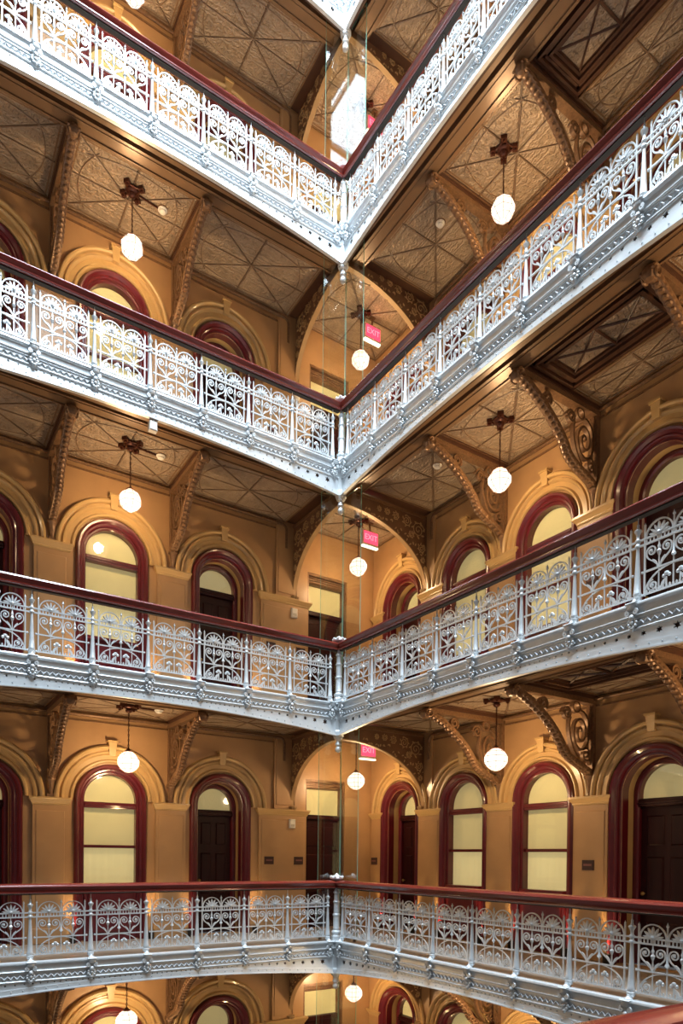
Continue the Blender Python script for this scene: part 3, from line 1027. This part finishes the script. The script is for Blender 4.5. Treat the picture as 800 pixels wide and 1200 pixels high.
for k in range(0, 5):
    for side in 'LR':
        balustrade(side, k, f'silver scrollwork iron balustrade with mahogany handrail, {WING[side]}, {SHORT[k]}')
        fascia(side, k, f'silver iron fascia with star piercings and leaf consoles, {WING[side]}, {SHORT[k]}')

for k in range(0, 5):
    t = thing('corner_post', f'silver iron corner post with leaf cap and pendant finial, {SHORT[k]}', 'post', (-.02, -.02, FL[k]), 0, 'corner posts of the atrium')
    for nm, me in zip(('post_base', 'post_shaft', 'leaf_cap', 'pendant_finial'), CP):
        ob(nm, me, t)

# ------------------------------------------------------------------ glass screens in the corner bay
def pane_box(x0, x1, y0, y1, z0, z1, along):
    mb = MB()
    mb.add([(x0, y0, z0), (x1, y0, z0), (x1, y1, z0), (x0, y1, z0), (x0, y0, z1), (x1, y0, z1), (x1, y1, z1), (x0, y1, z1)], [])
    fs = [(0, 3, 2, 1), (4, 5, 6, 7), (0, 1, 5, 4), (1, 2, 6, 5), (2, 3, 7, 6), (3, 0, 4, 7)]
    big = (2, 4) if along == 'x' else (3, 5)
    for i, f in enumerate(fs):
        mb.f.append(f)
        mb.mi.append(0 if i in big else 1)
    return mb
gp = pane_box(-.31, .14, .144, .156, .02, 3.70, 'x').mesh('glass_pane', SCREEN, EDGE, smooth=0)
gp2 = pane_box(.144, .156, -.41, .14, .02, 3.70, 'y').mesh('glass_pane', SCREEN, EDGE, smooth=0)
clipm = MB().box(-.02, .02, -.02, .02, 0, .05).mesh('glass_clip', BRACKET, smooth=0)
for k in range(-1, 4):
    t = thing('glass_screen', f'two clear glass panes standing behind the corner post, {SHORT[k]}', 'glass screen', (0, 0, FL[k]))
    ob('glass_pane', gp, t)
    ob('glass_pane', gp2, t)
    for x, y in ((-.25, .15), (.07, .15), (.15, -.34), (.15, .07)):
        ob('glass_clip', clipm, t, (x, y, 3.68))
        ob('glass_clip', clipm, t, (x, y, -.005))

# ================================================================== lamps
def lamp_meshes():
    n = 8
    prof = [(.055, .165), (.125, .115), (.172, .045), (.172, -.045), (.125, -.115), (.055, -.165)]
    rings = [[(r * cos(2 * pi * j / n), r * sin(2 * pi * j / n), z) for j in range(n)] for r, z in prof]
    gl = MB().loft(rings).mesh('glass_globe', GLOBE, smooth=0)
    fr = MB()
    for j in range(n):
        fr.tube([rings[i][j] for i in range(len(prof))], .0035, 4)
    for i in range(len(prof)):
        fr.tube(rings[i], .0035, 4, True)
    frame = fr.mesh('globe_frame', CHAIN)
    cp = MB().lathe([(.062, .160), (.066, .172), (.04, .185), (.03, .20), (.014, .215), (.008, .24)], 10).mesh('lamp_cap', CHAIN)
    ch = MB()
    z = .24
    i = 0
    while z < .80:
        ring = []
        for q in range(8):
            a = 2 * pi * q / 8
            x, zz = .011 * cos(a), .026 * sin(a)
            ring.append((x if i % 2 == 0 else 0, 0 if i % 2 == 0 else x, z + .022 + zz))
        ch.tube(ring, .0048, 4, True)
        z += .041
        i += 1
    ch.tube([(0, 0, .24), (0, 0, .80)], .003, 4)
    chain = ch.mesh('chain', CHAIN)
    ro = MB().lathe([(.02, .78), (.05, .80), (.06, .825), (.04, .84), (.09, .86), (.10, .875), (.10, .905)], 12)
    for q in range(4):
        a = pi / 4 + q * pi / 2
        M = Matrix.Translation((.16 * cos(a), .16 * sin(a), 0)) @ Matrix.Rotation(a, 4, 'Z')
        ro.merge(MB().box(-.035, .035, -.045, .045, .855, .91), M)
        ro.merge(MB().lathe([(.012, .83), (.022, .84), (.022, .86)], 7), M)
    for q in range(4):
        a, b_ = pi / 4 + q * pi / 2, pi / 4 + (q + 1) * pi / 2
        mid = (a + b_) / 2
        ro.tube([(.16 * cos(a), .16 * sin(a), .88), (.09 * cos(mid), .09 * sin(mid), .88), (.16 * cos(b_), .16 * sin(b_), .88)], .014, 5)
    rose = ro.mesh('ceiling_rose', CHAIN)
    return gl, frame, cp, chain, rose
LM = lamp_meshes()
LDATA = bpy.data.lights.new('lamp_bulb', 'POINT')
LDATA.energy = LAMP_W
LDATA.color = WARM
LDATA.shadow_soft_size = .09
LAMPS = [(-3.41, .92, 'in front of the left wing window'), (1.01, .93, 'in the corner bay beside the exit sign'), (1.01, -2.80, 'in front of the right wing windows'),
         (1.01, -6.60, 'beyond the wide doorway'), (-7.4, .92, 'at the outer end of the left wing')]
for k in range(-1, 4):
    for x, y, where in LAMPS:
        # the rose sits on the ceiling panels of the floor above
        z = FL[k + 1] - .29 - .91
        t = thing('pendant_lamp', f'lit glass globe pendant {where}, {SHORT[k]}', 'lamp', (x, y, z), 0, 'globe pendants under the gallery ceilings')
        for nm, me in zip(('glass_globe', 'globe_frame', 'lamp_cap', 'chain', 'ceiling_rose'), LM):
            ob(nm, me, t)
        l = ob('lamp_bulb', LDATA, t)

# ================================================================== exit signs, detectors, plaques, uplights
ex = MB().box(-.19, .19, -.022, .022, -.15, .15).mesh('sign_case', WHITEP, smooth=0)
ep = MB().box(-.155, .175, -.030, -.022, -.10, .125).mesh('sign_panel', EXITR, smooth=0)
eb = MB().box(-.185, .185, -.034, .034, -.175, -.15).mesh('sign_light', EXITW, smooth=0)
es = MB().box(-.012, .012, -.012, .012, .15, .30).box(-.05, .05, -.05, .05, .285, .30).mesh('sign_stem', BRACKET, smooth=0)
fc = bpy.data.curves.new('exit_text', 'FONT')
fc.body = 'EXIT'
fc.size = .15
fc.align_x = 'CENTER'
fc.align_y = 'CENTER'
fc.extrude = .002
fo = bpy.data.objects.new('exit_text', fc)
COL.objects.link(fo)
bpy.context.view_layer.update()
ltm = bpy.data.meshes.new_from_object(fo.evaluated_get(bpy.context.evaluated_depsgraph_get()))
bpy.data.objects.remove(fo)
ltm.materials.clear()
ltm.materials.append(EXITL)
det = MB().lathe([(.075, .0), (.078, -.012), (.068, -.022), (.055, -.028), (.052, -.045), (.035, -.055), (.004, -.057)], 16).mesh('detector_body', WHITEP)
detr = MB().lathe([(.085, .012), (.09, .004), (.088, -.004), (.07, -.004)], 16).mesh('detector_base', BRACKET)
SENS = MB().bevbox(-.065, .065, -.05, 0, -.09, .09, .015).mesh('sensor_body', WHITEP, smooth=0)
SENG = MB().bevbox(-.04, .04, -.056, -.045, -.06, -.01, .004).mesh('sensor_grille', mat('warm_grey_plastic', (.5, .45, .36), .5), smooth=0)
PQ = MB().bevbox(-.10, .10, -.018, 0, -.075, .075, .005).mesh('plaque', PLAQ, smooth=0)
PQB = MB().box(-.07, .07, -.021, -.017, -.012, .02).mesh('plaque_band', PLAQT, smooth=0)
con = MB().tube([(0.08, 0, -.012), (.28, .02, -.014), (.46, .05, -.014)], .014, 6).mesh('conduit', CHAIN)
for k in range(-1, 4):
    zc = FL[k + 1] - .295
    t = thing('exit_sign', f'glowing red exit sign hanging from the corner bay ceiling, {SHORT[k]}', 'sign', (1.27, .92, zc - .30), 0, 'red exit signs of the corner bay')
    ob('sign_case', ex, t)
    p = ob('sign_panel', ep, t)
    lt = ob('sign_lettering', ltm, p, (.01, -.031, .012))
    lt.rotation_euler = (pi / 2, 0, 0)
    ob('sign_light', eb, t)
    ob('sign_stem', es, t)
    for x, y, wh, a in ((-2.90, .98, 'left wing', pi), (1.03, -1.36, 'right wing', -pi / 2)):
        t = thing('smoke_detector', f'round white smoke detector on the {wh} ceiling, {SHORT[k]}', 'smoke detector', (x, y, zc), 0, 'smoke detectors on the gallery ceilings')
        ob('detector_body', det, t)
        ob('detector_base', detr, t)
        if wh == 'left wing':
            ob('conduit', con, t, (0, 0, 0), a)
    t = thing('wall_sensor', f'small beige wall sensor box on the corner pier, {SHORT[k]}', 'sensor', (.06, WL - .058, FL[k] + 2.08 + (.30 if k == 0 else 0)))
    t.location.z = FL[k] + 2.12
    ob('sensor_body', SENS, t)
    ob('sensor_grille', SENG, t)
    for side, u, wh in (('L', -.44, 'the corner pier, doorway side'), ('L', .22, 'the corner pier, post side'), ('R', -1.62, 'the inner corner pilaster'), ('R', 3.74, 'the pilaster by the wide doorway')):
        t = thing('wall_plaque', f'small dark plaque on {wh}, {SHORT[k]}', 'plaque', place(side, u, (WL if side == 'L' else WR) - .058 + (.013 if u == -1.62 else 0), FL[k] + 1.39), RZ[side], 'dark plaques on the pilasters')
        ob('plaque', PQ, t)
        ob('plaque_band', PQB, t)
# white sensor under the third-floor fascia
t = thing('sensor_box', 'small white box hanging under the left wing fascia, third floor up', 'sensor', (-3.35, -.02, FL[2] - .40))
ob('sensor_body', MB().bevbox(-.06, .06, -.04, .05, -.16, -.02, .012).mesh('sensor_body', WHITEP, smooth=0), t)
ob('sensor_bracket', MB().box(-.02, .02, -.02, .03, -.03, .03).mesh('sensor_bracket', SILVERD, smooth=0), t)

can = MB().lathe([(.05, 0), (.05, .01), (.045, .015), (.05, .03), (.055, .13), (.048, .135), (.045, .12)], 12).mesh('uplight_can', BLACK)
lens = MB().lathe([(.001, .118), (.045, .118), (.045, .122), (.001, .122)], 12).mesh('uplight_lens', SPOTL)
SD = bpy.data.lights.new('uplight_bulb', 'SPOT')
SD.energy = SPOT_W
SD.color = (1, .66, .30)
SD.spot_size = radians(46)
SD.spot_blend = .7
SD.shadow_soft_size = .03
for k in range(-1, 4):
    for side, us in (('L', (-4.08, -2.77, -2.05, -.76)), ('R', (-1.33, -.24, .50, 1.58, 2.32, 3.38, 4.12))):
        for i, u in enumerate(us):
            wh = {'L': ('left of the window', 'right of the window', 'left of the corner doorway', 'right of the corner doorway'),
                  'R': ('in the inner corner', 'at the far side of the arch', 'before the far window', 'after the far window', 'before the near window', 'after the near window', 'by the wide doorway')}[side][i]
            t = thing('floor_uplight', f'black uplight {wh}, {WING[side]}, {SHORT[k]}', 'uplight',
                      place(side, u, (WL if side == 'L' else WR) - .13, FL[k]), RZ[side], 'uplights standing along the walls')
            ob('uplight_can', can, t)
            ob('uplight_lens', lens, t)
            ob('uplight_bulb', SD, t, (0, 0, .14)).rotation_euler = (pi - .07, 0, 0)

# ================================================================== near side of the atrium and roof light
tag(ob('floor', MB().box(-9, .4, -11.6, -9.15, -.12, 0).mesh('floor_near', STONE, smooth=0)), 'gallery floor under the viewer, across the atrium', 'floor', kind='structure')
balustrade('R', 0, 'balustrade in front of the viewer, only its mahogany rail end showing', (-6.85, -9.10, 0), 0.0)
sk = thing('skylight', 'glazed roof light with dark bars over the atrium', 'skylight', (-3.6, -6.6, 20.6), kind='structure')
for i in range(7):
    ob('glazing_bar', MB().box(-3.3 + 1.1 * i - .035, -3.3 + 1.1 * i + .035, -6.2, 6.2, -.05, .05).mesh('glazing_bar', BLACK, smooth=0), sk)
for i in range(6):
    ob('glazing_bar', MB().box(-3.4, 3.4, -6 + 2.4 * i - .05, -6 + 2.4 * i + .05, -.08, .04).mesh('glazing_bar', BLACK, smooth=0), sk)
